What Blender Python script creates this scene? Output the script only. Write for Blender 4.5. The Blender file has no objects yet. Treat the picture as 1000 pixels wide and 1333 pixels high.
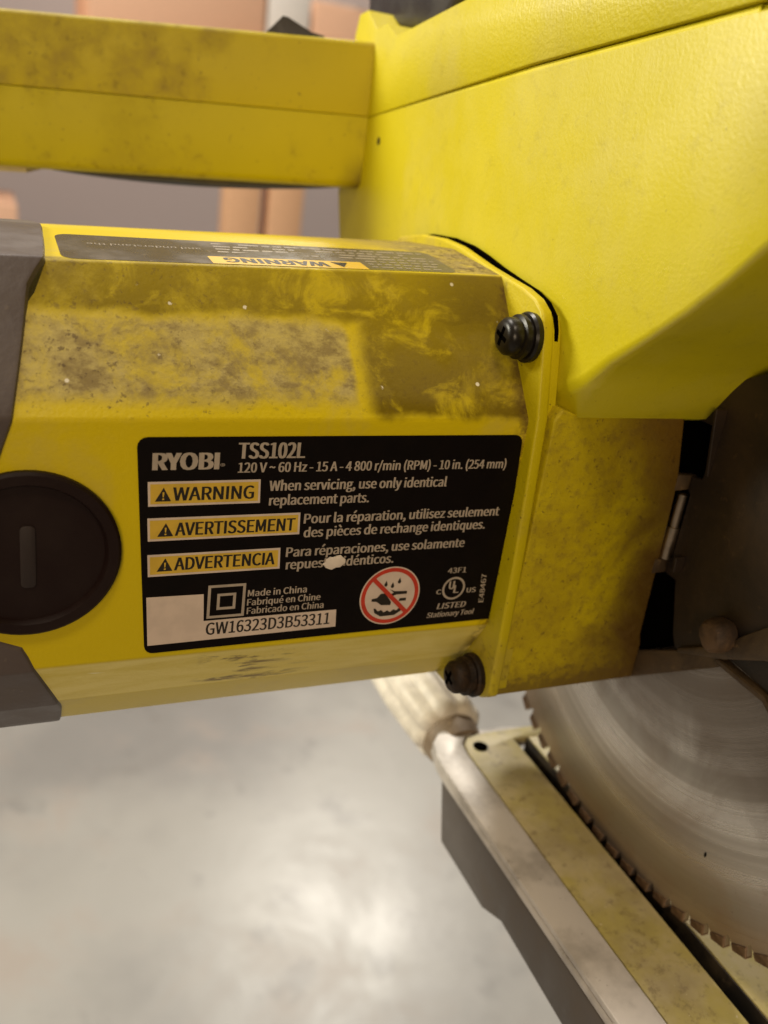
import bpy, bmesh, math, random
from mathutils import Vector, Matrix
random.seed(7)
S = 0.001                       # all lengths below are millimetres
scene = bpy.context.scene
col = scene.collection

# ------------------------------------------------------------------ camera
cam = bpy.data.cameras.new('camera')
cam.sensor_fit = 'VERTICAL'; cam.sensor_height = 36.0; cam.sensor_width = 27.0
cam.lens = 1150.0 / 1333.0 * 36.0
cam.clip_start = 0.01; cam.clip_end = 60.0
camo = bpy.data.objects.new('camera', cam); col.objects.link(camo)
def cam_axes():
    f = 1150.0
    X = Vector((3100 - 500, 567 - 666.5, f)); vy = -550.0
    Y = Vector((-(f*f + X.y*vy) / X.x, vy, f)); X.normalize(); Y.normalize()
    Z = X.cross(Y)
    R = Matrix((X, Y, Z))                     # image (x right, y down, z ahead) -> world
    return R, -(R @ Vector((178 - 500, 570 - 666.5, f))) * (0.205 / f)
R, C0 = cam_axes()
right, down, ahead = R.col[0], R.col[1], R.col[2]
m = Matrix((right, -down, -ahead)).transposed().to_4x4(); m.translation = C0
camo.matrix_world = m
cam.dof.use_dof = True
cam.dof.focus_distance = 0.228
cam.dof.aperture_fstop = (cam.lens / 1000.0) / 0.0029
cam.dof.aperture_blades = 0
scene.camera = camo

# ------------------------------------------------------------------ light
world = bpy.data.worlds.new('World'); scene.world = world; world.use_nodes = True
bg = world.node_tree.nodes['Background']
bg.inputs['Color'].default_value = (1.0, 0.84, 0.66, 1); bg.inputs['Strength'].default_value = 0.10

def area(name, loc, target, power, sx, sy, color):
    l = bpy.data.lights.new(name, 'AREA'); l.shape = 'RECTANGLE'; l.size = sx; l.size_y = sy
    l.energy = power; l.color = color
    o = bpy.data.objects.new(name, l); col.objects.link(o)
    o.location = loc
    d = (Vector(target) - Vector(loc)).normalized()
    o.rotation_euler = d.to_track_quat('-Z', 'Y').to_euler()
    return o
WARM = (1.0, 0.83, 0.62)
area('aisle_lamp', (-1.9, 1.15, 0.84), (0.1, 0.05, 0.05), 53, 0.8, 0.45, (1.0, 0.94, 0.76))
area('ceiling_lamp_back', (1.6, 3.1, 2.2), (0.4, 0.6, -0.9), 92, 0.6, 0.42, (1.0, 0.93, 0.82))
area('front_fill_low', (-0.7, -1.5, 0.35), (0.05, 0.0, 0.0), 10, 0.7, 0.5, (1.0, .76, .50))  # added low fill for the guard rim and front face
area('front_fill_high', (-0.5, -1.0, 2.2), (0.1, 0.0, -0.1), 20, 0.5, 0.4, (1.0, .84, .64))  # unseen fill added high in front to brighten the table and facet
area('overhead_fill', (-0.6, 1.3, 2.4), (0.3, 1.2, -0.4), 76, 0.9, 0.6, (1.0, 0.92, 0.82))  # unseen fill added overhead to brighten table, floor and rack

vs = scene.view_settings
vs.view_transform = 'Standard'; vs.look = 'None'; vs.exposure = 0.0; vs.gamma = 1.0
vs.use_curve_mapping = False
scene.render.engine = 'CYCLES'

# ------------------------------------------------------------------ materials
class NT:
    def __init__(s, name):
        s.m = bpy.data.materials.new(name); s.m.use_nodes = True
        s.t = s.m.node_tree; s.b = s.t.nodes['Principled BSDF']
        s.tc = s.t.nodes.new('ShaderNodeTexCoord')
    def n(s, typ, **kw):
        o = s.t.nodes.new(typ)
        for k, v in kw.items(): setattr(o, k, v)
        return o
    def link(s, a, b): s.t.links.new(a, b)
    def noise(s, scale, detail=4, rough=0.55, stretch=None, seed=0.0, dist=0.0):
        mp = s.n('ShaderNodeMapping')
        mp.inputs['Location'].default_value = (seed, seed*1.7, -seed)
        if stretch: mp.inputs['Scale'].default_value = stretch
        s.link(s.tc.outputs['Object'], mp.inputs['Vector'])
        o = s.n('ShaderNodeTexNoise'); o.inputs['Scale'].default_value = scale
        o.inputs['Detail'].default_value = detail; o.inputs['Roughness'].default_value = rough
        o.inputs['Distortion'].default_value = dist
        s.link(mp.outputs[0], o.inputs['Vector'])
        return o.outputs['Fac']
    def ramp(s, v, a, b, lo=0.0, hi=1.0):
        o = s.n('ShaderNodeMapRange'); o.clamp = True; o.interpolation_type = 'SMOOTHSTEP'
        o.inputs[1].default_value = a; o.inputs[2].default_value = b
        o.inputs[3].default_value = lo; o.inputs[4].default_value = hi
        s.link(v, o.inputs[0]); return o.outputs[0]
    def math(s, op, a, b=None):
        o = s.n('ShaderNodeMath', operation=op)
        for i, v in enumerate((a, b)):
            if v is None: continue
            if isinstance(v, (int, float)): o.inputs[i].default_value = v
            else: s.link(v, o.inputs[i])
        return o.outputs[0]
    def mix(s, fac, a, b):
        o = s.n('ShaderNodeMix', data_type='RGBA')
        for sock, v in ((o.inputs['Factor'], fac), (o.inputs['A'], a), (o.inputs['B'], b)):
            if isinstance(v, (int, float)): sock.default_value = v
            elif isinstance(v, tuple): sock.default_value = v + (1,) if len(v) == 3 else v
            else: s.link(v, sock)
        return o.outputs['Result']
    def xyz(s):
        o = s.n('ShaderNodeSeparateXYZ'); s.link(s.tc.outputs['Object'], o.inputs[0]); return o.outputs
    def bump(s, h, strength, dist):
        o = s.n('ShaderNodeBump'); o.inputs['Strength'].default_value = strength
        o.inputs['Distance'].default_value = dist
        s.link(h, o.inputs['Height']); s.link(o.outputs[0], s.b.inputs['Normal'])
    def set(s, color=None, rough=None, metal=None, spec=None):
        for k, v in (('Base Color', color), ('Roughness', rough), ('Metallic', metal), ('Specular IOR Level', spec)):
            if v is None: continue
            if isinstance(v, tuple): s.b.inputs[k].default_value = v + (1,)
            elif isinstance(v, (int, float)): s.b.inputs[k].default_value = v
            else: s.link(v, s.b.inputs[k])

YEL = (0.62, 0.475, 0.0)
DUST = (0.36, 0.29, 0.15)
GRIME = (0.075, 0.040, 0.010)

def mat_yellow(name, dirt=0.35, grime=0.3, grain=0.3, rough=0.42, tone=YEL, dust=None, streak=0.0, spec=.5, joint=False):
    k = NT(name)
    big = k.noise(28, 5, .6, seed=3.1)
    fine = k.noise(210, 5, .7, seed=1.3)
    speck = k.noise(620, 2, .5, seed=5.0)
    v = k.noise(14, 3, .5, seed=8.0)
    c = k.mix(k.ramp(v, .3, .7, 0, .35), tone, tuple(x*.72 for x in tone))
    film = k.math('MULTIPLY', k.ramp(big, .46, .70), dirt)
    c = k.mix(film, c, dust or DUST)
    g = k.math('MULTIPLY', k.math('MULTIPLY', k.ramp(fine, .52, .72), k.ramp(big, .40, .62)), grime)
    c = k.mix(g, c, GRIME)
    sp = k.math('MULTIPLY', k.ramp(speck, .71, .76), min(1, grime*1.6))
    c = k.mix(sp, c, GRIME)
    if joint:
        jx, jy, jz = k.xyz()
        js = k.math('MULTIPLY', k.ramp(k.math('ADD', jx, k.math('MULTIPLY', k.math('SUBTRACT', big, .5), .02)), .102, .115), k.ramp(jz, .068, .054))
        c = k.mix(k.math('MULTIPLY', js, .85), c, GRIME)
    st = k.noise(70, 6, .7, stretch=(1, .8, .5), seed=11, dist=.3)
    rr = k.math('ADD', k.math('MULTIPLY', film, .4), rough)
    if streak: rr = k.math('ADD', rr, k.ramp(st, .35, .68, -.10*streak, .16*streak))
    k.set(c, rr, spec=spec)
    h = k.math('ADD', k.noise(900, 2, .5), k.math('MULTIPLY', fine, .5))
    if streak: h = k.math('ADD', h, k.math('MULTIPLY', k.noise(260, 4, .65, stretch=(1, 1.6, .5), seed=4), 1.2*streak))
    k.bump(h, grain, .0006)
    return k.m

def mat_housing():
    """yellow plastic; a lit patch and the shade round it are painted into the dusty upper facet"""
    k = NT('housing_plastic')
    x, y, z = k.xyz()
    v = k.noise(16, 3, .5, seed=8.0)
    c = k.mix(k.ramp(v, .3, .7, 0, .3), YEL, tuple(q*.75 for q in YEL))
    warp = k.noise(60, 4, .6, seed=2.0)
    wob = k.math('MULTIPLY', k.math('SUBTRACT', warp, .5), .006)
    zz = k.math('ADD', z, wob); xx = k.math('ADD', x, wob)
    # a bit of light scuffing everywhere
    big = k.noise(38, 5, .65, seed=4.2, dist=.3)
    fine = k.noise(230, 5, .7, seed=1.3)
    c = k.mix(k.math('MULTIPLY', k.ramp(big, .5, .72), .22), c, DUST)
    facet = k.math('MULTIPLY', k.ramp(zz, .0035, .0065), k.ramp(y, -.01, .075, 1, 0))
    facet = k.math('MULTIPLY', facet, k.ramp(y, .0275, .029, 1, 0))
    # painted shade under the top edge and over the end next to the flange
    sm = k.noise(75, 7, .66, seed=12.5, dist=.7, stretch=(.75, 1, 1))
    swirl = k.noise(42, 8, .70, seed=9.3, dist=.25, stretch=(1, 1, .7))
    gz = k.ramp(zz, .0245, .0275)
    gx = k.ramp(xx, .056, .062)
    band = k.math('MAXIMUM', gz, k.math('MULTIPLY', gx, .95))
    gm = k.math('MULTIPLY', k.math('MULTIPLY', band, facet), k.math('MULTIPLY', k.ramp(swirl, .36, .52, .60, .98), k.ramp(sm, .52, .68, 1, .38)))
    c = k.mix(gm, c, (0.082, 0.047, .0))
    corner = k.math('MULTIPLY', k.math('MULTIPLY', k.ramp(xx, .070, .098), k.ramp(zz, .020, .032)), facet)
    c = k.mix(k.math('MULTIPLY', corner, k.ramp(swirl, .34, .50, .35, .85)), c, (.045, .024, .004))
    # pale lit patch painted over the dusty facet
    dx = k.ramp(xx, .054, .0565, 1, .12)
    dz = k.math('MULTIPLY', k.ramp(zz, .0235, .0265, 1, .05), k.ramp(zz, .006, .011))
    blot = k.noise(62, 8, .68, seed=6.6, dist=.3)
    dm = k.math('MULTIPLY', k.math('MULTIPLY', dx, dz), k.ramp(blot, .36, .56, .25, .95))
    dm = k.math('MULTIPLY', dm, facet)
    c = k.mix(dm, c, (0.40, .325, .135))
    # dark resin freckles in the dust, denser to the left
    mot = k.noise(150, 8, .75, seed=7.7, stretch=(.7, 1, 1))
    c = k.mix(k.math('MULTIPLY', dm, k.ramp(mot, .42, .60, 0, .85)), c, (0.17, .115, .04))
    c = k.mix(k.math('MULTIPLY', dm, k.ramp(mot, .36, .44, .55, 0)), c, (0.58, .47, .10))
    fr = k.noise(560, 5, .68, seed=3.3)
    frm = k.math('MULTIPLY', k.ramp(fr, .57, .63), k.math('MULTIPLY', facet, k.ramp(x, -.02, .05, 1, .25)))
    frm = k.math('MULTIPLY', frm, k.ramp(blot, .34, .56))
    c = k.mix(k.math('MULTIPLY', frm, .85), c, (0.09, .055, .025))
    # floor reflection painted pale on the lower chamfer
    low = k.math('MULTIPLY', k.ramp(z, -.0615, -.0600, 1, 0), k.ramp(z, -.0778, -.0770, 0, 1))
    scr = k.noise(60, 6, .7, stretch=(.35, 1, 2.2), seed=2.2, dist=.6)
    c = k.mix(k.math('MULTIPLY', low, k.ramp(scr, .3, .6, .35, .85)), c, (0.80, .68, .22))
    c = k.mix(k.math('MULTIPLY', low, k.math('MULTIPLY', k.ramp(scr, .66, .72), .8)), c, (0.18, .11, .04))
    scf = k.noise(130, 6, .7, stretch=(.3, 1, 1.6), seed=15.0, dist=.5)
    sx = k.math('MULTIPLY', k.ramp(x, .016, .024), k.ramp(x, .034, .060, 1, 0))
    c = k.mix(k.math('MULTIPLY', k.math('MULTIPLY', low, sx), k.ramp(scf, .54, .62, 0, .8)), c, (.13, .08, .03))
    c = k.mix(k.math('MULTIPLY', low, k.ramp(scf, .28, .33, .7, 0)), c, (.85, .78, .5))
    tpd = k.math('MULTIPLY', k.ramp(y, .0285, .030), k.ramp(z, .036, .040))
    tpd = k.math('MULTIPLY', tpd, k.ramp(x, .05, .10, .1, .95))
    c = k.mix(k.math('MULTIPLY', tpd, k.ramp(mot, .32, .55, .5, 1)), c, (.21, .155, .085))
    c = k.mix(k.math('MULTIPLY', k.math('MULTIPLY', tpd, k.ramp(x, .08, .10)), k.ramp(fr, .50, .58)), c, (.07, .04, .02))
    # dark seam of dirt where the housing meets the flange
    seam = k.math('MULTIPLY', k.ramp(x, .1015, .1058), k.ramp(fine, .40, .60))
    c = k.mix(k.math('MULTIPLY', seam, .75), c, GRIME)
    # tiny bright chips
    chip = k.n('ShaderNodeTexVoronoi'); chip.inputs['Scale'].default_value = 130
    k.link(k.tc.outputs['Object'], chip.inputs['Vector'])
    cm = k.math('MULTIPLY', k.ramp(chip.outputs['Distance'], .06, .09, 1, 0), k.math('MULTIPLY', facet, k.ramp(blot, .5, .52)))
    c = k.mix(cm, c, (0.8, .75, .6))
    k.set(c, k.math('ADD', k.math('MULTIPLY', k.math('MAXIMUM', dm, gm), .35), .40), spec=k.math('SUBTRACT', .32, k.math('MULTIPLY', gm, .22)))
    k.bump(k.math('ADD', k.noise(900, 2, .5), k.math('MULTIPLY', k.math('MULTIPLY', dm, fr), 2.5)), .16, .0005)
    return k.m

def mat_dark(name, c=(.035, .028, .026), rough=.5, dust=.25, grain=.25):
    k = NT(name)
    a = k.noise(60, 5, .6, seed=2.0); b = k.noise(400, 3, .6)
    cc = k.mix(k.math('MULTIPLY', k.ramp(a, .45, .75), dust), c, (.22, .17, .12))
    cc = k.mix(k.math('MULTIPLY', k.ramp(b, .66, .74), dust), cc, (.30, .24, .16))
    k.set(cc, k.ramp(a, .3, .7, rough-.08, rough+.12))
    k.bump(b, grain, .0004)
    return k.m

def mat_brown(name, a, b, rough=.6, scale=40):
    k = NT(name)
    n1 = k.noise(scale, 6, .65, seed=1.0, dist=.6); n2 = k.noise(300, 4, .7)
    c = k.mix(k.ramp(n1, .35, .68), a, b)
    c = k.mix(k.math('MULTIPLY', k.ramp(n2, .60, .72), .5), c, tuple(min(1, q*2.2) for q in b))
    k.set(c, rough); k.bump(n2, .3, .0005)
    return k.m

def mat_flat(name, c, rough=.5, metal=0.0, var=.15):
    k = NT(name)
    n1 = k.noise(150, 3, .6)
    cc = k.mix(k.ramp(n1, .35, .65), c, tuple(q*(1-var) for q in c))
    k.set(cc, rough, metal)
    return k.m

def mat_gearbox():
    k = NT('gearbox_plastic')
    x, y, z = k.xyz()
    big = k.noise(26, 6, .62, seed=3.7, dist=.8); fine = k.noise(300, 6, .72, seed=1.9); sp = k.noise(760, 3, .6, seed=7)
    c = k.mix(k.ramp(big, .35, .7, 0, .6), (.50, .395, .0), (0.27, .18, .004))
    # sawdust packed against the blade side and the lower edge
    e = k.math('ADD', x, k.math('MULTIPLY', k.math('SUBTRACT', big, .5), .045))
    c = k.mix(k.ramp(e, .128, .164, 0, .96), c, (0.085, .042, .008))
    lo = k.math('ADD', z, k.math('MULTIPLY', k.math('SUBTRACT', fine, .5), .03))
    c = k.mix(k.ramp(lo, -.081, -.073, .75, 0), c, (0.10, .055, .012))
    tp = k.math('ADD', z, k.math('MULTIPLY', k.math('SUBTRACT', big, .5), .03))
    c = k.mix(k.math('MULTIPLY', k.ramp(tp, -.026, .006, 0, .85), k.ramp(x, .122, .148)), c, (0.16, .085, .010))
    c = k.mix(k.math('MULTIPLY', k.ramp(fine, .44, .72), .5), c, (0.15, .09, .012))
    c = k.mix(k.math('MULTIPLY', k.ramp(sp, .63, .69), .6), c, (0.07, .035, .008))
    k.set(c, k.ramp(fine, .3, .7, .45, .7), spec=.3); k.bump(k.math('ADD', fine, sp), .35, .0005)
    return k.m

def mat_blade():
    k = NT('brushed_steel')
    x, y, z = k.xyz()
    dy = k.math('SUBTRACT', y, -.012); dz = k.math('SUBTRACT', z, -.028)
    r = k.math('SQRT', k.math('ADD', k.math('MULTIPLY', dy, dy), k.math('MULTIPLY', dz, dz)))
    cmb = k.n('ShaderNodeCombineXYZ'); k.link(r, cmb.inputs[0])
    rn = k.n('ShaderNodeTexNoise'); rn.inputs['Scale'].default_value = 1100; rn.inputs['Detail'].default_value = 5
    k.link(cmb.outputs[0], rn.inputs['Vector'])
    rb = k.n('ShaderNodeTexNoise'); rb.inputs['Scale'].default_value = 75; rb.inputs['Detail'].default_value = 3
    k.link(cmb.outputs[0], rb.inputs['Vector'])
    blot = k.noise(30, 6, .65, seed=4, dist=.7)
    pit = k.noise(480, 3, .6, seed=2)
    c = k.mix(k.ramp(rb.outputs['Fac'], .42, .58), (0.60, .565, .53), (0.42, .39, .355))
    c = k.mix(k.math('MULTIPLY', k.ramp(blot, .45, .70), .45), c, (0.40, .32, .255))
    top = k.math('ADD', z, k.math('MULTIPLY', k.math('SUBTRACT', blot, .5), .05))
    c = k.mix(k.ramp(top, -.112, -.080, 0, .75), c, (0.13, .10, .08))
    edge = k.math('ADD', r, k.math('MULTIPLY', k.math('SUBTRACT', blot, .5), .012))
    c = k.mix(k.ramp(edge, .110, .123, 0, .6), c, (0.38, .28, .205))
    c = k.mix(k.math('MULTIPLY', k.ramp(pit, .70, .75), .6), c, (0.10, .06, .04))
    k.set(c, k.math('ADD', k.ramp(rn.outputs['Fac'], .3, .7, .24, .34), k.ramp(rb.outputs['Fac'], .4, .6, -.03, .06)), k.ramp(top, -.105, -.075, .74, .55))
    k.bump(rn.outputs['Fac'], .25, .00025)
    tg = k.n('ShaderNodeTangent'); tg.direction_type = 'RADIAL'; tg.axis = 'X'
    k.link(tg.outputs[0], k.b.inputs['Tangent']); k.b.inputs['Anisotropic'].default_value = .72
    return k.m

def mat_concrete():
    k = NT('polished_concrete')
    a = k.noise(1.5, 6, .6, seed=2); b = k.noise(6, 6, .6, seed=5, dist=.5); d = k.noise(14, 4, .6, seed=1)
    c = k.mix(k.ramp(a, .35, .65), (0.185, .18, .175), (0.285, .278, .262))
    c = k.mix(k.math('MULTIPLY', k.ramp(b, .5, .72), .45), c, (0.27, .215, .18))
    c = k.mix(k.math('MULTIPLY', k.ramp(d, .58, .70), .45), c, (0.15, .145, .14))
    k.set(c, k.ramp(b, .3, .7, .30, .42)); k.bump(d, .12, .004)
    return k.m

def mat_insert():
    k = NT('insert_plastic')
    big = k.noise(34, 6, .65, seed=5.5, dist=.15); fine = k.noise(260, 4, .7); sp = k.noise(700, 2, .5)
    c = k.mix(k.ramp(big, .38, .60, .35, .95), tuple(q*.8 for q in (.55, .46, .06)), (0.52, .44, .245))
    c = k.mix(k.math('MULTIPLY', k.ramp(k.noise(22, 5, .6, seed=9), .45, .65), .5), c, (0.22, .17, .09))
    c = k.mix(k.math('MULTIPLY', k.ramp(fine, .52, .70), .5), c, (0.13, .09, .045))
    c = k.mix(k.ramp(sp, .74, .77, 0, .7), c, (0.62, .54, .36))
    k.set(c, .5); k.bump(fine, .25, .0004)
    return k.m

def mat_alu():
    k = NT('cast_aluminium')
    big = k.noise(45, 5, .6); fine = k.noise(420, 3, .6)
    c = k.mix(k.ramp(big, .4, .65), (0.70, .655, .61), (0.46, .425, .39))
    c = k.mix(k.ramp(fine, .66, .74, 0, .5), c, (0.2, .16, .12))
    k.set(c, .45, .15); k.bump(fine, .2, .0004)
    return k.m

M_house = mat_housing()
M_guard = mat_yellow('guard_plastic', .10, .14, .10, .38, (.585, .50, .002), streak=.3, spec=.85)
M_cover = mat_yellow('guard_cover_plastic', .16, .12, .22, .40, (.585, .50, .002), streak=.25, spec=.7)
M_handle = mat_yellow('handle_plastic', .85, .5, .12, .45, (.50, .40, .0), (.26, .185, .055), spec=.3)
M_handle_low = mat_yellow('handle_lower_plastic', .35, .4, .12, .45, (.50, .415, .0), (.27, .20, .03), spec=.22, joint=True)
M_flange = mat_yellow('flange_plastic', .45, .8, .2, .45, (.52, .42, .0), (.30, .21, .07), spec=.35)
M_gear = mat_gearbox()
M_cap = mat_dark('end_cap_plastic', (.085, .065, .060), .45, .12)
M_brush = mat_dark('brush_cap_plastic', (.011, .004, .003), .5, .015, .08); M_brush.node_tree.nodes['Principled BSDF'].inputs['Specular IOR Level'].default_value = .2
M_black = mat_dark('black_plastic', (.018, .014, .018), .45, .08)
M_rubber = mat_dark('grip_rubber', (.03, .026, .02), .6, .2)
M_screw = mat_dark('oxide_steel', (.008, .006, .004), .36, .05, .1); M_screw.node_tree.nodes['Principled BSDF'].inputs['Specular IOR Level'].default_value = .3
M_rusty = mat_brown('grimy_screw', (.008, .004, .002), (.034, .017, .006), .6, 160); M_rusty.node_tree.nodes['Principled BSDF'].inputs['Specular IOR Level'].default_value = .25
M_plate = mat_brown('dark_plate', (.012, .006, .003), (.034, .018, .007), .55, 26)  # mottled dark brown, for the side plate and slot bezels
M_band = mat_brown('dusty_lip', (.034, .019, .008), (.085, .052, .022), .6, 60)
M_knob = mat_brown('dusty_stub', (.028, .014, .006), (.105, .058, .026), .7, 120)
M_void = mat_flat('void_black', (.002, .0015, .001), .95); M_void.node_tree.nodes['Principled BSDF'].inputs['Specular IOR Level'].default_value = 0
M_steel = mat_flat('bright_steel', (.55, .44, .33), .28, 1.0, .3)
M_blade = mat_blade()
M_tip = mat_brown('carbide_tip', (.09, .05, .027), (.25, .16, .09), .5, 260)
M_alu = mat_alu()
M_arm = mat_dark('painted_iron', (.12, .104, .095), .5, .22)
M_insert = mat_insert()
M_cream = mat_flat('cream_plastic', (.86, .80, .70), .45, 0, .2)
M_neck = mat_brown('neck_iron', (.16, .11, .065), (.34, .26, .18), .6)
M_label = mat_flat('label_black', (.004, .002, .0015), .5, 0, .3); M_label.node_tree.nodes['Principled BSDF'].inputs['Specular IOR Level'].default_value = .12
M_print = mat_flat('label_print', (.40, .33, .26), .5, 0, .15)
M_white = mat_flat('label_white', (.62, .50, .41), .5, 0, .1)
M_lyel = mat_flat('label_yellow', (.62, .40, .035), .5, 0, .12)
M_ink = mat_flat('label_ink', (.012, .007, .003), .5)
M_red = mat_flat('label_red', (.52, .035, .012), .5)
M_wlab = mat_dark('warning_label_film', (.075, .062, .05), .30, .35, .1)
M_wtext = mat_flat('warning_print', (.30, .25, .19), .5)
M_chip = mat_flat('pale_chip', (.72, .62, .52), .7)
M_floor = mat_concrete()

# ------------------------------------------------------------------ mesh helpers
ROOT = Vector((0.150, 0.0, -0.185))
def obj(name, bm, mat, parent=None, angle=32):
    bmesh.ops.recalc_face_normals(bm, faces=bm.faces) if bm.faces else None
    me = bpy.data.meshes.new(name); bm.to_mesh(me); bm.free()
    return obj_me(name, me, mat, parent, angle)
def obj_me(name, me, mat, parent=None, angle=32):
    me.materials.clear(); me.materials.append(mat)
    for p in me.polygons: p.use_smooth = True
    me.set_sharp_from_angle(angle=math.radians(angle))
    o = bpy.data.objects.new(name, me); col.objects.link(o)
    if parent is not None:
        o.parent = parent
        if parent.type == 'EMPTY': o.location = -parent.location
    return o
def bevel(bm, w, seg=2, ang=30, edges=None):
    if w <= 0: return
    es = edges if edges is not None else [e for e in bm.edges if len(e.link_faces) == 2 and e.calc_face_angle(0) > math.radians(ang)]
    bmesh.ops.bevel(bm, geom=es, offset=w*S, segments=seg, profile=.5, affect='EDGES', clamp_overlap=True)
def P3(axis, a, u, v):
    return {'x': (a*S, u*S, v*S), 'y': (u*S, a*S, v*S), 'z': (u*S, v*S, a*S)}[axis]
def prism(poly, axis, a0, a1, bev=0, seg=2, bm=None):
    bm = bm or bmesh.new()
    lo = [bm.verts.new(P3(axis, a0, *p)) for p in poly]; hi = [bm.verts.new(P3(axis, a1, *p)) for p in poly]
    n = len(poly)
    bm.faces.new(lo[::-1]); bm.faces.new(hi)
    for i in range(n): bm.faces.new((lo[i], lo[(i+1) % n], hi[(i+1) % n], hi[i]))
    bmesh.ops.recalc_face_normals(bm, faces=bm.faces)
    bevel(bm, bev, seg)
    return bm
def fillet(poly, radii, seg=4):
    out = []; n = len(poly)
    for i, p in enumerate(poly):
        r = radii[i] if isinstance(radii, (list, tuple)) else radii
        p = Vector(p); a = (Vector(poly[i-1]) - p); b = (Vector(poly[(i+1) % n]) - p)
        la, lb = a.length, b.length; a.normalize(); b.normalize()
        ang = a.angle(b)
        if r <= 0 or ang > math.radians(176): out.append(tuple(p)); continue
        d = min(r / math.tan(ang/2), la*.45, lb*.45); r2 = d * math.tan(ang/2)
        c = p + (a+b).normalized() * (r2 / math.sin(ang/2))
        s, e = p + a*d - c, p + b*d - c
        t = s.angle_signed(e) if s.length and e.length else 0
        for k in range(seg+1):
            q = k/seg
            v = s.copy(); v.rotate(Matrix.Rotation(-t*q, 2)); out.append(tuple(c + v))
    return out
def loft(rings, closed=True, caps=True):
    bm = bmesh.new()
    vs_ = [[bm.verts.new(tuple(q*S for q in p)) for p in r] for r in rings]
    n = len(rings[0])
    for a, b in zip(vs_, vs_[1:]):
        for i in range(n if closed else n-1):
            bm.faces.new((a[i], a[(i+1) % n], b[(i+1) % n], b[i]))
    if caps: bm.faces.new(vs_[0][::-1]); bm.faces.new(vs_[-1])
    return bm
def lathe(prof, center, axis='x', seg=40, squash=None):
    """prof: (along, radius) pairs"""
    rings = []
    for a, r in prof:
        ring = []
        for k in range(seg):
            t = 2*math.pi*k/seg; u, v = r*math.cos(t), r*math.sin(t)
            if squash: u, v = squash(t, u, v, a)
            if axis == 'x': ring.append((center[0]+a, center[1]+u, center[2]+v))
            elif axis == 'y': ring.append((center[0]+u, center[1]+a, center[2]+v))
            else: ring.append((center[0]+u, center[1]+v, center[2]+a))
        rings.append(ring)
    return loft(rings)
def empty(name, loc, label, cat, group=None):
    o = bpy.data.objects.new(name, None); col.objects.link(o); o.location = loc
    o.empty_display_size = .05
    o['label'] = label; o['category'] = cat
    if group: o['group'] = group
    return o
def tag(o, label, cat, group=None):
    o['label'] = label; o['category'] = cat
    if group: o['group'] = group
    return o

# ================================================================== setting
bm = bmesh.new()
bmesh.ops.create_grid(bm, x_segments=1, y_segments=1, size=9)
for v in bm.verts: v.co += Vector((0, 4, -.95))
floor = obj('floor', bm, M_floor); floor['kind'] = 'structure'

# back wall and racking far behind, out of focus
M_wall = mat_flat('painted_wall', (.56, .47, .45), .8, 0, .15)
bm = prism([(-3200, -950), (4200, -950), (4200, 2600), (-3200, 2600)], 'y', 4300, 4400)
tag(obj('back_wall', bm, M_wall), 'pale mauve grey wall blurred far behind the saw', 'wall')

# ================================================================== the saw
saw = empty('miter_saw', ROOT, 'yellow-green miter saw with dusty motor housing, black rating label and steel blade', 'power saw')

# ---- motor housing: ten-sided barrel that widens slightly towards the flange
def hull(x, grow=0.0):
    t = (x + 17) / 123.0
    L = lambda a, b: a + (b-a)*t
    pts = [(0, -60.2), (0, L(4.2, 5.0)), (L(24.7, 28.0), L(35.2, 39.6)), (60, L(38, 42.6)), (L(94, 96), L(35, 40)),
           (122, L(3, 5)), (122, -60), (100, -93), (23.8, -93), (10.2, -77.6)]
    rad = [2.0, 2.5, 1.6, 14, 5, 5, 5, 5, 3.0, 3.0]
    f = fillet(pts, rad)
    if grow:
        cy, cz = 61, -28
        out = []
        for y, z in f:
            v = Vector((y-cy, z-cz)); v *= (v.length+grow)/v.length; out.append((cy+v.x, cz+v.y))
        f = out
    return f
rings = []
for x in (-95, -60, -17, 20, 60, 95, 106.2):
    rings.append([(x, y, z) for y, z in hull(x)])
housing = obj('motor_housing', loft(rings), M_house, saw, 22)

# end cap: dark shell over the left end with a curved front edge
def cap_edge(y, z):
    # x of the cap's edge as a function of position round the barrel (front half)
    pts = [(42, -15), (36, -17.5), (30, -22), (18, -24), (4, -26.7), (-6, -30), (-12, -42), (-45, -42), (-52, -31), (-54.2, -25.6), (-63.5, -22.2), (-77, -17.5), (-82, -16), (-95, -15.5)]
    for (z0, x0), (z1, x1) in zip(pts, pts[1:]):
        if z1 <= z <= z0: return x0 + (x1-x0)*(z0-z)/(z0-z1)
    return -15.5
def dens(f, step=3.0):
    out = []
    for i, p in enumerate(f):
        q = f[(i+1) % len(f)]; d = math.dist(p, q); n = max(1, int(d/step))
        for k in range(n): out.append((p[0]+(q[0]-p[0])*k/n, p[1]+(q[1]-p[1])*k/n))
    return out
base = dens(hull(-50, 1.0)); hi_ = dens(hull(-17, 0.95)); 
n0 = len(base)
edge = [(cap_edge(y, z), y, z) for y, z in base]
inner = [(ex + .4, *((Vector((y-61, z+28))*(1 - 1.3/Vector((y-61, z+28)).length) + Vector((61, -28)))[:])) for ex, y, z in edge]
def dz_for(x, z, y):   # follow the taper of the barrel near the top
    return (x+50)/123.0*4.4 if z > 25 else ((x+50)/123.0*.8 if z > -5 else 0)
rings = [[(-97, y, z) for y, z in base], [(-60, y, z) for y, z in base],
         [(ex-1.0, y, z + dz_for(ex, z, y)) for ex, y, z in edge],
         [(ex-.2, y + .25*(61-y)/61, z + dz_for(ex, z, y)) for ex, y, z in edge],
         [(ex, y, z + dz_for(ex, z, y)) for ex, y, z in inner]]
endcap = obj('end_cap', loft(rings), M_cap, saw, 25)

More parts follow.
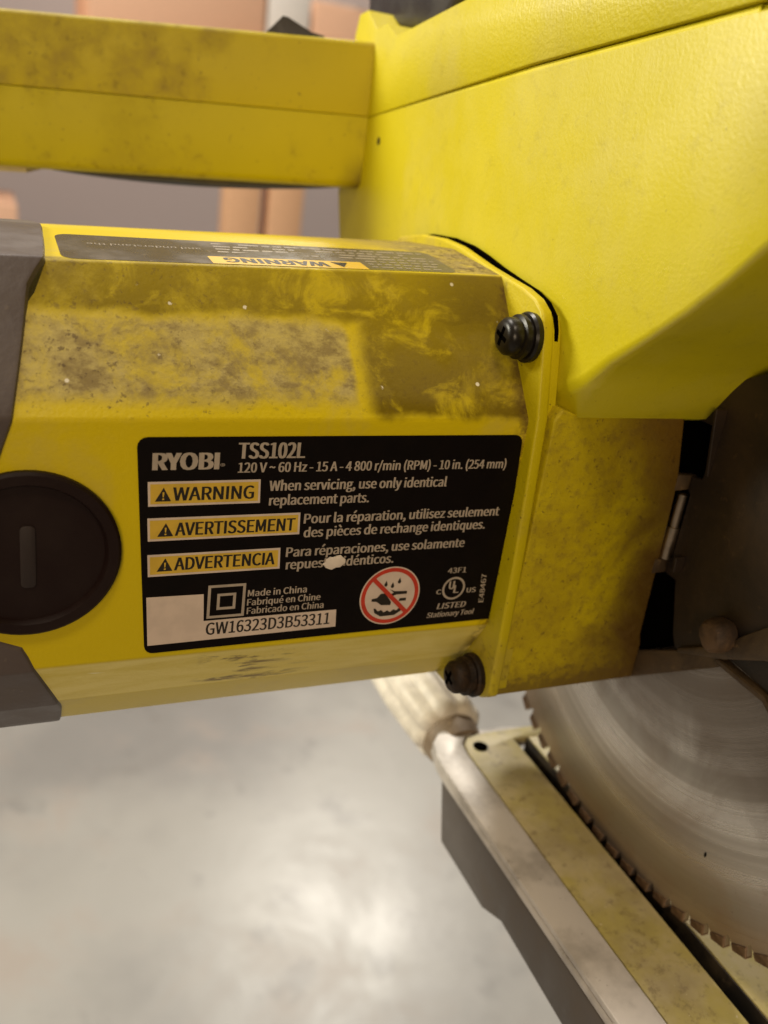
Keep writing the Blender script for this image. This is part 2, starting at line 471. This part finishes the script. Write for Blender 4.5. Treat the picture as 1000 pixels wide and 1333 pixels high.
# brush cap on the front face
prof = [(.6, 21), (-1.4, 21), (-2.0, 20.3), (-2.0, 18.0), (-1.2, 17.4), (-.6, 17.2), (-.6, 3)]
bc = obj('brush_cap', lathe(prof, (-24, 0, -28.5), 'y', 64), M_brush, saw, 25)
bm = prism(fillet([(-25.7, -37), (-22.3, -37), (-22.3, -21), (-25.7, -21)], 1.2), 'y', -1.0, -.55, .12)
obj('coin_slot', bm, mat_flat('slot_brown', (.016, .007, .005), .6), bc)

# ---- flange with its two screw bosses
fl = [(104, 40.5), (86, 43.8), (70.8, 44.6), (58, 44), (48.6, 42.6), (38, 41.0), (28, 39.9), (16, 38.6), (9, 37.0), (4.4, 34.5), (2.2, 31), (.4, 25),
      (-3.9, 6.8), (-5.6, -16), (-6.9, -37), (-7.8, -62), (-8.2, -81.5), (-4, -84.5), (8, -89.5), (16, -93.5), (24, -94), (104, -94), (124, -60), (124, 5)]
bm = prism(fl, 'x', 106.2, 109.8, .8, 3)
flange = obj('flange', bm, M_flange, saw, 30)
seat_ = [tuple(Vector(p) + (Vector((61, -28)) - Vector(p)).normalized()*2.2) for p in fl]
gk = [tuple(Vector(p) + (Vector(p) - Vector((61, -28))).normalized()*(.5 if i < 5 else max(-2.4, .5 - .42*(i - 4)))) for i, p in enumerate(fl)]
obj('gap_shade', prism(gk, 'x', 111.2, 112.6, .1, 1), M_void, flange, 30)  # black strip added as shade in the gap between flange and guard
obj('flange_seat', prism(seat_, 'x', 109.7, 113.5, .3, 1), M_flange, flange, 30)

def screw(cy, cz, mat, tilt=0, name='screw', parent=None):
    x0 = 106.2
    prof = [(0, 6.8), (-1.6, 7.0), (-2.3, 6.5), (-2.4, 5.6), (-3.0, 5.5), (-3.4, 6.2), (-4.6, 6.1), (-5.0, 5.2), (-6.0, 5.3), (-7.8, 5.1), (-8.9, 4.2), (-9.3, 3.0), (-9.35, .8)]
    o = obj(name, lathe(prof, (x0, cy, cz), 'x', 40), mat, parent, 40)
    bm = bmesh.new()
    for a in (.3, .3 + math.pi/2):
        ca, sa = math.cos(a), math.sin(a)
        pts = [(-2.7, -.62), (2.7, -.62), (2.7, .62), (-2.7, .62)]
        prism([(cy + u*ca - v*sa, cz + u*sa + v*ca) for u, v in pts], 'x', x0 - 9.42, x0 - 9.30, 0, 1, bm)
    obj('cross_slot', bm, M_void, o)
    return o
s1 = screw(7.2, 26.6, M_screw, parent=flange); 
s2 = screw(1.4, -79.4, M_rusty, parent=flange); s2['label'] = 'screw caked in brown grime'

# ---- big upper guard: two shells with a seam between them
seam = [(205, 73.5), (162, 80), (44, 96.6), (-40, 106.2), (-150, 117)]
lower = [(12, 5.0), (0, 5.5), (-6.2, 7.9), (-13, 18.2), (-19, 26), (-31, 35.0), (-42, 43.7), (-51, 52), (-60, 61), (-100, 97), (-150, 113)] + \
        [(-150, 116.7), (-40, 106.0), (44, 96.4), (162, 79.8), (189, 75.5), (189.5, 60), (189.9, 48.9), (182, 30), (178, 5), (150, -40), (30, -40), (12, -10)]
front_edge = [(12, 7.0), (6, 10.2), (0, 13.6), (-9.5, 19.0), (-19.5, 27.2)] + [(y - .5, z + .7) for y, z in lower[5:9]] + lower[9:]
bm = loft([[(x, y, z) for y, z in o] for x, o in ((113.4, front_edge), (117.8, lower), (178, lower))])
bmesh.ops.recalc_face_normals(bm, faces=bm.faces)
rim = [e for e in bm.edges if all(abs(v.co.x - .1134) < 1e-6 for v in e.verts) and max(v.co.z for v in e.verts) < .1125
       and min(v.co.y for v in e.verts) < .009 and min(v.co.z for v in e.verts) > .0065]
bevel(bm, 2.4, 4, edges=rim)
guard = obj('blade_guard', bm, M_guard, saw, 58)
upper = [(-150, 117.3), (-40, 106.35), (44, 96.75), (162, 80.15), (189, 76.0), (189.2, 110.5), (186.2, 118), (177.3, 119.1), (165.9, 111.6), (155.6, 113.2), (145.8, 108.3), (91, 116.5), (0, 130), (-150, 152)]
bm = prism(upper, 'x', 113.2, 177.5, .5, 2)
pit = lathe([(.2, 1.5), (-.05, 1.5), (-.05, .2)], (113.4, 150.6, 71.4), 'x', 18)
obj('locating_pit', pit, M_rusty, guard)
cover = obj('guard_cover', bm, M_cover, saw, 35)

# dark block on top of the guard
bm = prism(fillet([(206, 116), (131, 112), (118, 124), (126, 150), (198, 156), (210, 132)], 6), 'x', 124, 168, 4, 3)
obj('trigger_block', bm, M_black, saw)

# ---- carrying handle
ax = Vector((137.0, -35.0)).normalized(); nrm = Vector((35.0, 137.0)).normalized()   # plan view, along and away
def hpt(s, d, z):    # s mm leftwards from the guard, d mm behind the near face
    p = Vector((115.0, 164.6)) - ax*s + nrm*d
    return (p.x, p.y, z)
def handle_shell(z0, z1, dz, bev_low, bev_high, r=5.5, d0=0.0):
    rings = []
    for s in (-1, 0, 30, 80, 142, 200):
        k = s/142.0
        a, b = z0 - dz[0]*k, z1 - dz[1]*k
        poly = fillet([(d0, a), (38, a), (38, b), (d0, b)], [bev_low, bev_low, bev_high, bev_high], 5)
        rings.append([hpt(s, d, z) for d, z in poly])
    return loft(rings)
obj('handle_lower_half', handle_shell(52.3, 79.9, (9.6, 7.8), 3.5, .4), M_handle_low, saw)
obj('handle_upper_half', handle_shell(80.1, 107.3, (7.8, 9.3), .4, 2.2, d0=.15), M_handle, saw)
# rubber strip under the handle
rings = []
for i in range(15):
    s = 10 + i*8.2
    k = s/142.0; zb = 52.3 - 9.6*k
    drop = 3.0*math.sin(math.pi*(i/14.0))**.8 + .4
    poly = [(5, zb+1), (33, zb+1), (33, zb-drop*.4), (28, zb-drop), (9, zb-drop), (5, zb-drop*.5)]
    rings.append([hpt(s, d, z) for d, z in poly])
obj('grip_strip', loft(rings), M_rubber, saw)
bm = bmesh.new(); rings = []
for s in (134, 150, 200):
    k = s/142.0; zb = 52.3-9.6*k
    rings.append([hpt(s, d, z) for d, z in [(2, zb+1), (30, zb+1), (30, zb-1.6), (2, zb-1.6)]])
bm.free(); obj('grip_end_pad', loft(rings), mat_flat('tan_pad', (.45, .36, .16), .5), saw)
# little black lock wedge on the handle
def wedge():
    rings = []
    for d in (4, 16):
        rings.append([hpt(s, d, z) for s, z in [(45.5, 103.5), (38.6, 111.2), (36.5, 111.0), (27, 107.2), (22, 106.6), (22, 104)]])
    return loft(rings)
obj('lock_button', wedge(), M_black, saw)

# ---- gearbox block below the guard
gx = [(110.5, 6.5), (112.6, 10.0), (117.5, 8.6), (155.2, 8.3), (156.2, 7.5), (159.6, -9), (160.4, -15), (161.4, -40), (162.2, -66), (163.4, -70), (163.4, -83), (110.5, -83)]
bm = bmesh.new()
prism(gx, 'y', -6, 60, .6, 3, bm)
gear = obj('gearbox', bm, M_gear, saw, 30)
for z0, z1 in ((-15.2, -9.8), (-43.6, -38.4)):
    bm = prism([(159.5, z0), (159.5, z1), (168.0, z1 - .4), (169.0, z0 + .6)], 'y', -6.4, -3.8, .5, 2)
    obj('hinge_tab', bm, M_band, saw)

for q in ([(159.9, 13), (160.2, 10.6), (163.4, -7.6), (166.0, -7.6), (166.0, 13)], [(160.6, -34.6), (161.0, -39.6), (166.0, -39.4), (166.0, -34)]):
    obj('slot_bezel', prism(q, 'y', -13.5, -12.4, .15, 1), M_plate, saw)
# steel pin in the hinge gap
bm = lathe([(0, 1.2), (.3, 2.1), (11, 2.1), (11.2, 1.7), (22, 1.7), (22.4, .8)], (163.2, -6.2, -38.2), 'z', 20)
obj('hinge_pin', bm, M_steel, saw)

# dark side plate right next to the blade, notched along its rear edge
plate = [(4, 12), (-26, 28), (-110, 96), (-112, -18), (-75, -35), (-52.5, -46.5), (-39, -54.5), (-20, -63.3), (-19, -62.5),
         (-17.4, -60), (-12.6, -45), (-12.2, -43.2), (-7, -42.9), (-7, -38), (-8.2, -37.6), (-8.2, -15.6), (-7, -15), (-7, -10), (-11.2, -9.4), (-12.0, 6.8), (4, 6.8)]
bm = prism(plate, 'x', 164, 165.6, .25, 1)
obj('side_plate', bm, M_plate, saw)
bm = prism([(13, -97), (-36.5, -59.8), (-39.3, -54.9), (-20.1, -63.8), (-1, -75.4), (13, -84)], 'x', 163.6, 166.0, .3, 1)
obj('plate_lip', bm, M_band, saw)
bm = prism([(-39.6, -54.6), (-52.5, -46.9), (-112, -19), (-112, -88), (-56, -55.9)], 'x', 164.4, 165.9, .2, 1)
obj('guard_link', bm, mat_brown('link_black', (.010, .006, .004), (.022, .013, .008), .6), saw)
rings = []
bm = prism([(-37.5, -55.6), (-56, -56.6), (-112, -89.5), (-112, -91.5), (-56, -58.4), (-36.6, -57.6)], 'x', 162.6, 166.2, .4, 1)
obj('link_edge', bm, M_band, saw)
# ridge running forward from the stub
bm = prism([(-22, -63.2), (-39, -55.2), (-52.6, -47.2), (-112, -19.6), (-112, -13), (-60, -33), (-50, -38), (-44, -44), (-38, -51), (-22, -61.6)], 'x', 162.4, 164.0, .5, 2)
obj('plate_ridge', bm, M_band, saw)
bm = lathe([(1, 4.9), (-2, 4.9), (-4.2, 4.4), (-5.4, 3.5), (-5.9, 2.0), (-5.7, .5)], (162.6, -36.6, -48.2), 'x', 28,
           lambda t, u, v, a: (u*(1+.10*math.sin(2*t+1)), v*(1.08+.10*math.sin(3*t+.4))))
obj('pivot_stub', bm, M_knob, saw)
# black backing added so the notches read as dark voids
bm = prism([(40, 14), (-24, 14), (-26, -58), (-4, -74), (40, -80)], 'x', 166.6, 167.4)
obj('void_backing', bm, M_void, saw)

# ---- blade
BC = (-12.0, -28.0); NT_ = 90; RB = 126.6
pts = []
for i in range(NT_):
    t0 = 2*math.pi*i/NT_; st = 2*math.pi/NT_
    for f, r in ((0, RB-.8), (.60, RB-1.3), (.68, RB-3.2), (.76, RB-4.9), (.84, RB-4.6), (.94, RB-2.6)):
        a = t0 + f*st
        pts.append((BC[0]+r*math.cos(a), BC[1]+r*math.sin(a)))
bm = bmesh.new()
lo = [bm.verts.new(P3('x', 169.1, *p)) for p in pts]; hi = [bm.verts.new(P3('x', 170.9, *p)) for p in pts]
n = len(pts)
for i in range(n): bm.faces.new((lo[i], lo[(i+1) % n], hi[(i+1) % n], hi[i]))
for side, vv in ((169.1, lo), (170.9, hi)):
    ring2 = [bm.verts.new(P3('x', side, BC[0]+100*math.cos(2*math.pi*(i/6)/NT_), BC[1]+100*math.sin(2*math.pi*(i/6)/NT_))) for i in range(n)]
    for i in range(n):
        bm.faces.new((vv[i], vv[(i+1) % n], ring2[(i+1) % n], ring2[i]))
    bm.faces.new(ring2)
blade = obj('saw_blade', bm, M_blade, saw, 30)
bm = lathe([(.2, .9), (-.06, .9), (-.06, .2)], (169.1, -50.5, -120.4), 'x', 20, lambda t, u, v, a: (u*.55, v*1.1))
obj('vent_hole', bm, M_void, blade)
# carbide tips
tb = [(RB-3.6, -.005), (RB, -.001), (RB-.8, .040), (RB-3.0, .043)]
bm = prism([(r*math.cos(a), r*math.sin(a)) for r, a in tb], 'x', -1.4, 1.4, .15, 1)
tip0 = obj('tooth', bm, M_tip, blade)
for i in range(NT_):
    o = tip0 if i == 0 else tip0.copy()
    if i: col.objects.link(o); o.parent = blade
    o.location = (.170, BC[0]*S, BC[1]*S)
    o.rotation_euler = (2*math.pi*i/NT_ + .002, 0, 0)

# ---- table arm, kerf insert, lock grip
ZT = -151.0
# cast arm: top frame with rounded nose, slot left open
nose = [(126.7, -170), (126.7, 40.5), (127.6, 48), (130, 56), (135, 61), (142, 63), (168, 62), (190, 58), (206, 50), (206, -170), (173.2, -170), (173.2, 51.6), (165.0, 51.6), (165.0, -170)]
bm = prism(nose, 'z', -157, ZT - 2.0, 1.2, 2)
arm = obj('table_arm', bm, M_alu, saw)
side = [(40.5, -157), (32.7, -181), (-1.6, -181), (-13.7, -175.2), (-60, -177.5), (-170, -183), (-170, -157)]
bm = prism(side, 'x', 127.2, 134, .8, 2)
obj('arm_skirt', bm, M_arm, saw)
bm = prism([(a, b) for a, b in side], 'x', 200, 206, .8, 2)
obj('arm_skirt', bm, M_arm, saw)
# aluminium rails flush around the insert
rail = [(126.7, -170), (126.7, 40.5), (127.6, 48), (130, 56), (135, 61), (142, 63), (151, 62.4), (150, 58.0), (145.5, 56.6), (142.0, 52.6), (140.9, 46), (140.9, -170)]
bm = prism(rail, 'z', ZT - 2.0, ZT + .3, .5, 2)
obj('table_rail', bm, M_alu, saw)
# insert left of the slot, with a nose round the slot's end
ins = [(141.5, -170), (141.5, 46), (142.6, 52), (146, 55.8), (151, 57.4), (186, 57.0), (186, 50.8), (165.6, 50.8), (165.6, -170)]
bm = prism(ins, 'z', ZT - 3, ZT, .4, 2)
insert = obj('kerf_insert', bm, M_insert, saw)
bm = prism([(172.6, -170), (172.6, 50.4), (202, 50.4), (202, -170)], 'z', ZT - 3, ZT, .4, 2)
obj('kerf_insert', bm, M_insert, saw)
bm = lathe([(0, 3.1), (.25, 3.1), (.25, .4)], (148.6, 49.2, ZT - .02), 'z', 24)
obj('screw_hole', bm, M_void, insert)
k_slot = mat_brown('slot_shade_dust', (.008, .005, .003), (.05, .034, .016), .85, 90)  # shade of the slot put into a dark colour, with some dust
# ribbed lock grip at the far end
def ribs(t, u, v, a):
    q = .93 + .17*abs(math.sin(4.0*t + .5))**.7
    return u*q, v*q
grip = lathe([(67, 9), (68.5, 12.5), (72, 14.6), (100, 15.6), (128, 14.6), (134, 12), (135, 3)], (145.5, 0, -157.5), 'y', 80, ribs)
obj('lock_grip', grip, M_cream, saw, 40)
obj('grip_neck', lathe([(58, 11), (66, 12.5), (70, 12.5)], (145.5, 0, -160), 'y', 40), M_neck, saw)

# ================================================================== labels and lettering
import os
FONT = None
try:
    FONT = bpy.data.fonts.load(os.path.join(bpy.utils.system_resource('DATAFILES'), 'fonts', 'Noto Sans CJK Regular.woff2'))
except Exception:
    FONT = None
_cap = []
def cap_height():
    if not _cap:
        cu = bpy.data.curves.new('t', 'FONT'); cu.body = 'H'; cu.size = 1.0
        if FONT: cu.font = FONT
        o = bpy.data.objects.new('t', cu); col.objects.link(o)
        me = bpy.data.meshes.new_from_object(o.evaluated_get(bpy.context.evaluated_depsgraph_get()))
        _cap.append(max(v.co.y for v in me.vertices) - min(v.co.y for v in me.vertices))
        bpy.data.objects.remove(o); bpy.data.curves.remove(cu); bpy.data.meshes.remove(me)
    return _cap[0]
def text_bm(txt, x0, x1, z, cap, plane, bold=.0, shear=0.0):
    """lettering whose left end, right end, baseline and cap height are given; plane maps (u, v) to a point"""
    cu = bpy.data.curves.new('t', 'FONT'); cu.body = txt; cu.size = 1.0; cu.shear = shear
    cu.resolution_u = 3
    if FONT: cu.font = FONT
    o = bpy.data.objects.new('t', cu); col.objects.link(o)
    dg = bpy.context.evaluated_depsgraph_get()
    me = bpy.data.meshes.new_from_object(o.evaluated_get(dg))
    bpy.data.objects.remove(o); bpy.data.curves.remove(cu)
    xs = [v.co.x for v in me.vertices]; a, b = min(xs), max(xs)
    CAP = cap_height()
    bm = bmesh.new()
    for k, dx in enumerate((0, -bold*cap, bold*cap, -bold*cap*.5, bold*cap*.5) if bold else (0,)):
        n = len(bm.verts); bm.from_mesh(me); bm.verts.ensure_lookup_table()
        for v in bm.verts[n:]:
            u = x0 + dx + (v.co.x - a)/(b-a)*(x1-x0); w = z + v.co.y/CAP*cap
            v.co = (Vector(plane(u, w)) + lift(plane)*(k*.004))*S
    bpy.data.meshes.remove(me)
    return bm
def lift(plane):
    a, b, c = Vector(plane(0, 0)), Vector(plane(1, 0)), Vector(plane(0, 1))
    n = (b-a).cross(c-a).normalized()
    return n if (n.y < -.5 or n.z > .5) else -n
def front(off): return lambda u, w: (u, -off, w)
def flat_on(poly, plane, bm=None):
    bm = bm or bmesh.new()
    bm.faces.new([bm.verts.new(tuple(q*S for q in plane(u, w))) for u, w in poly]); return bm
def out(bm, want):
    for f in bm.faces:
        if f.normal.length == 0: f.normal_update()
    return bm
def sheet(name, bm, mat, parent, up):
    bm.normal_update()
    for f in bm.faces:
        if f.normal.dot(Vector(up)) < 0: f.normal_flip()
    me = bpy.data.meshes.new(name); bm.to_mesh(me); bm.free(); me.materials.append(mat)
    o = bpy.data.objects.new(name, me); col.objects.link(o); o.parent = parent
    if parent.type == 'EMPTY': o.location = -parent.location
    return o
FR = (0, -1, 0)
lab = prism(fillet([(0, .2), (105.2, .8), (108.6, -58.2), (3.4, -58.9)], 2.4), 'y', -.22, .1)
label = obj('rating_label', lab, M_label, saw)
o1, o2, o3 = .26, .30, .34
def lettering(txt, x0, x1, z, cap, mat=None, bold=.0, off=o1, shear=0.0, name='lettering'):
    return sheet(name, text_bm(txt, x0, x1, z, cap, front(off), bold, shear), mat or M_print, label, FR)
lettering('RYOBI', 4.1, 19.4, -8.0, 4.3, bold=.09)
lettering('\u00ae', 20.0, 21.2, -7.9, 1.3)
lettering('TSS102L', 24.5, 41.3, -5.3, 4.1, bold=.06)
lettering('120 V ~ 60 Hz - 15 A - 4 800 r/min (RPM) - 10 in. (254 mm)', 24.6, 101.4, -9.0, 2.6, bold=.045)
lettering('When servicing, use only identical', 33.0, 83.4, -14.1, 2.75, bold=.05)
lettering('replacement parts.', 33.3, 60.7, -18.1, 2.75, bold=.05)
lettering('Pour la r\u00e9paration, utilisez seulement', 43.2, 102.2, -23.6, 2.75, bold=.05)
lettering('des pi\u00e8ces de rechange identiques.', 43.5, 98.3, -27.6, 2.75, bold=.05)
lettering('Para r\u00e9paraciones, use solamente', 39.2, 92.6, -33.1, 2.75, bold=.05)
lettering('repuestos id\u00e9nticos.', 39.5, 70.7, -36.8, 2.75, bold=.05)
lettering('Made in China', 29.7, 46.0, -44.2, 1.95, bold=.04)
lettering('Fabriqu\u00e9 en Chine', 29.7, 50.2, -46.9, 1.95, bold=.04)
lettering('Fabricado en China', 29.8, 51.4, -49.5, 1.95, bold=.04)
def panel(x0, z0, x1, z1, txt, tx0, tx1, tz):
    b = sheet('panel_border', flat_on([(x0, z0), (x1, z0+.1), (x1+.3, z1+.1), (x0+.3, z1)], front(o1)), M_white, label, FR)
    sheet('panel_field', flat_on([(x0+.6, z0-.6), (x1-.5, z0-.5), (x1-.3, z1+.7), (x0+.8, z1+.6)], front(o2)), M_lyel, label, FR)
    lettering(txt, tx0, tx1, tz, 3.5, M_ink, .045, o3)
    tri = flat_on([(tx0-4.4, tz-.1), (tx0-.5, tz-.1), (tx0-2.4, tz+3.5)], front(o3))
    sheet('alert_triangle', tri, M_ink, label, FR)
    ex = flat_on([(tx0-2.65, tz+2.3), (tx0-2.2, tz+2.3), (tx0-2.3, tz+1.0), (tx0-2.55, tz+1.0)], front(o3+.04))
    flat_on([(tx0-2.65, tz+.7), (tx0-2.2, tz+.7), (tx0-2.2, tz+.3), (tx0-2.65, tz+.3)], front(o3+.04), ex)
    sheet('exclamation_mark', ex, M_lyel, label, FR)
panel(2.8, -11.0, 30.5, -17.4, 'WARNING', 9.0, 28.9, -16.0)
panel(3.0, -20.5, 41.9, -26.7, 'AVERTISSEMENT', 9.9, 40.6, -25.4)
panel(3.3, -30.4, 37.4, -36.5, 'ADVERTENCIA', 10.1, 36.0, -35.0)
# serial strip (the square code on it is left out)
sheet('serial_strip', flat_on([(3.4, -42.3), (17.9, -42.5), (18.3, -50.5), (55.4, -50.4), (55.8, -55.9), (4.1, -56.5)], front(o1)), M_white, label, FR)
lettering('GW16323D3B53311', 19.1, 53.7, -54.8, 3.6, M_ink, .03, o2)
def frame_sq(x0, z0, x1, z1, w):
    bm = bmesh.new()
    for q in ([(x0, z0), (x1, z0), (x1, z0-w), (x0, z0-w)], [(x0, z1+w), (x1, z1+w), (x1, z1), (x0, z1)],
              [(x0, z0-w), (x0+w, z0-w), (x0+w, z1+w), (x0, z1+w)], [(x1-w, z0-w), (x1, z0-w), (x1, z1+w), (x1-w, z1+w)]):
        flat_on(q, front(o1), bm)
    return bm
sheet('double_square', frame_sq(19.0, -40.1, 29.0, -49.9, .75), M_print, label, FR)
sheet('double_square', frame_sq(21.5, -42.7, 26.5, -47.5, .75), M_print, label, FR)
def disc(cx, cz, r, off, n=48, r2=None):
    bm = bmesh.new()
    if r2 is None:
        flat_on([(cx+r*math.cos(2*math.pi*i/n), cz+r*math.sin(2*math.pi*i/n)) for i in range(n)], front(off), bm)
    else:
        for i in range(n):
            a, b = 2*math.pi*i/n, 2*math.pi*(i+1)/n
            flat_on([(cx+r*math.cos(a), cz+r*math.sin(a)), (cx+r*math.cos(b), cz+r*math.sin(b)),
                     (cx+r2*math.cos(b), cz+r2*math.sin(b)), (cx+r2*math.cos(a), cz+r2*math.sin(a))], front(off), bm)
    return bm
cx, cz = 71.4, -47.4
sheet('pictogram_disc', disc(cx, cz, 9.3, o1), M_white, label, FR)
sheet('pictogram_ring', disc(cx, cz, 8.9, o2, 56, 7.7), M_red, label, FR)
bm = flat_on([(cx-6.0, cz+5.0), (cx-5.1, cz+5.9), (cx+6.0, cz-5.0), (cx+5.1, cz-5.9)], front(o3+.04))
sheet('pictogram_bar', bm, M_red, label, FR)
bm = bmesh.new()
for dx, dz in ((-1.8, 3.5), (.3, 2.9), (2.3, 4.2)):                     # drops
    flat_on([(cx+dx, cz+dz+1.5), (cx+dx-.55, cz+dz+.2), (cx+dx-.3, cz+dz-.35), (cx+dx+.3, cz+dz-.35), (cx+dx+.55, cz+dz+.2)], front(o3), bm)
# plug: body, cord, prongs
flat_on([(cx-5.6, cz-.6), (cx-4.0, cz-.4), (cx-3.0, cz+.9), (cx-1.6, cz+.9), (cx+.6, cz-2.0), (cx+.5, cz-3.0), (cx-2.4, cz-2.8), (cx-4.0, cz-1.6), (cx-5.6, cz-1.4)], front(o3), bm)
flat_on([(cx-.4, cz+2.2), (cx+1.2, cz+1.4), (cx+5.2, cz+1.2), (cx+5.2, cz+.3), (cx+1.8, cz+.3), (cx+.9, cz-.1), (cx+.3, cz+.6), (cx+1.0, cz+1.0)], front(o3), bm)
flat_on([(cx+3.2, cz-1.0), (cx+5.2, cz-1.0), (cx+5.2, cz-1.9), (cx+2.9, cz-1.9)], front(o3), bm)
w = [(cx-4.6+i*.46, cz-5.0+.32*math.sin(i*1.5)+.012*(i-10)**2) for i in range(21)]   # water line
flat_on(w + [(cx+4.0, cz-5.2), (cx+2.2, cz-6.4), (cx-2.2, cz-6.5), (cx-4.2, cz-5.2)], front(o3), bm)
sheet('pictogram_plug', bm, M_ink, label, FR)
sheet('approval_ring', disc(91.8, -46.6, 3.75, o1, 40, 3.1), M_print, label, FR)
lettering('U', 90.2, 91.8, -46.8, 2.6, bold=.06); lettering('L', 92.0, 93.5, -48.2, 2.6, bold=.06)
lettering('C', 86.3, 87.8, -48.2, 1.5, bold=.06); lettering('US', 96.4, 99.4, -48.4, 1.6, bold=.06)
lettering('LISTED', 87.4, 96.9, -53.2, 1.9, bold=.06, shear=.15)
lettering('Stationary Tool', 84.4, 100.2, -55.9, 1.7, bold=.04, shear=.2)
lettering('43F1', 88.9, 94.9, -41.5, 1.7, bold=.04)
sheet('lettering', text_bm('E48467', -52.1, -42.6, 0, 1.7, lambda u, w: (102.9 - w - (u+52)*.07, -o1, u), .04), M_print, label, FR)
# pale chip of paint stuck on the label
bm = bmesh.new(); n = 18
ring = [(53.0 + 3.1*math.cos(2*math.pi*i/n)*(1+.12*math.sin(3*i)), -35.4 + 1.9*math.sin(2*math.pi*i/n)*(1+.15*math.cos(2*i)) + .35*math.cos(2*math.pi*i/n)) for i in range(n)]
bm = prism(ring, 'y', -.9, -.3, .25, 2)
obj('paint_chip', bm, M_chip, label)

# warning label on top of the barrel, printed to be read from the far side
def top_z(x, y):
    t = (x+17)/123.0; y0 = 24.7+3.3*t; z0 = 35.2+4.4*t; z1 = 38+4.6*t
    return z0 + (z1-z0)*(y-y0)/(60-y0)
def topp(off): return lambda u, w: (u, w, top_z(u, w) + off)
UP = (0, 0, 1)
poly = fillet([(-14.2, 53), (-14.2, 26.4), (93, 29.4), (93, 53)], 3.5)
wl = sheet('warning_label', flat_on(poly, topp(.08)), M_wlab, saw, UP)
sheet('panel_field', flat_on([(22, 27.6), (65, 28.6), (65, 36.2), (22, 35.2)], topp(.14)), M_lyel, wl, UP)
flip = lambda off, yb: (lambda u, w: (-u, yb - w, top_z(-u, yb - w) + off))
sheet('lettering', text_bm('WARNING', -54, -26, 0, 4.6, flip(.2, 34.2), .06), M_ink, wl, UP)
sheet('alert_triangle', flat_on([(60.5, 34.6), (55.5, 34.6), (58, 29.6)], topp(.2)), M_ink, wl, UP)
sheet('lettering', text_bm('and understand the', -22, 7, 0, 2.0, flip(.14, 44), .0), M_wtext, wl, UP)
bm = bmesh.new()
for row in range(4):
    x = 26.0; yb = 40.3 + row*3.0
    while x < 90:
        wd = random.uniform(1.5, 6)
        if random.random() < .85: flat_on([(x, yb), (min(90, x+wd), yb), (min(90, x+wd), yb+1.1), (x, yb+1.1)], topp(.14), bm)
        x += wd + .9
for row in range(3):
    x = 67.0; yb = 31.2 + row*3.0
    while x < 88:
        wd = random.uniform(1.5, 5)
        flat_on([(x, yb), (min(90, x+wd), yb), (min(90, x+wd), yb+1.0), (x, yb+1.0)], topp(.14), bm); x += wd + .9
sheet('small_print', bm, M_wtext, wl, UP)

# slot liner: dark dusty walls and floor, added to keep the slot in shade
for x0, x1 in ((165.05, 165.55), (171.9, 172.5)):
    obj('slot_shade_wall', prism([(x0, -170), (x1, -170), (x1, 50.7), (x0, 50.7)], 'z', -166, -151.5), k_slot, saw)

bm = prism([(165.7, -170), (165.7, 50.7), (172.5, 50.7), (172.5, -170)], 'z', -166, -164)
obj('slot_shade_floor', bm, k_slot, saw)

# ================================================================== far background, out of focus
def box(x0, x1, y0, y1, z0, z1, bev=0): return prism([(x0, y0), (x1, y0), (x1, y1), (x0, y1)], 'z', z0, z1, bev)
M_wood = mat_flat('pine_wood', (.80, .47, .27), .7, 0, .2)
M_card = mat_flat('cardboard', (.80, .49, .33), .85, 0, .15)
M_whitebox = mat_flat('white_card', (.80, .76, .72), .7)
rack = empty('storage_rack', (.74, 2.6, -.95), 'wooden storage rack with two pine posts, blurred behind the handle', 'rack')
for x0, x1 in ((628, 730), (757, 862)):
    obj('post', box(x0, x1, 2500, 2590, -950, 204, 4), M_wood, rack)
obj('shelf_board', box(-900, 1700, 2592, 3300, 205, 235, 3), M_wood, rack)
def carton(x0, x1, y0, y1, z0, z1, mat, label):
    c = empty('cardboard_box', ((x0+x1)/2*S, (y0+y1)/2*S, z0*S), label, 'box', 'boxes in the background')
    obj('carton', box(x0, x1, y0, y1, z0, z1, 4), mat, c)
    obj('tape', box((x0+x1)/2-25, (x0+x1)/2+25, y0-1.5, y1, z1+.5, z1+2), M_whitebox, c)
    return c
floorbox = carton(-420, 58, 2500, 2900, -949, -205, M_card, 'tall tan cardboard box standing on the floor far left')
carton(250, 735, 2620, 3000, 236, 560, M_card, 'tan cardboard box on the shelf left of the white box')
carton(745, 870, 2620, 2900, 236, 520, M_whitebox, 'white box between two tan boxes on the shelf')
carton(880, 1180, 2620, 3000, 236, 440, M_card, 'tan cardboard box on the shelf right of the white box')
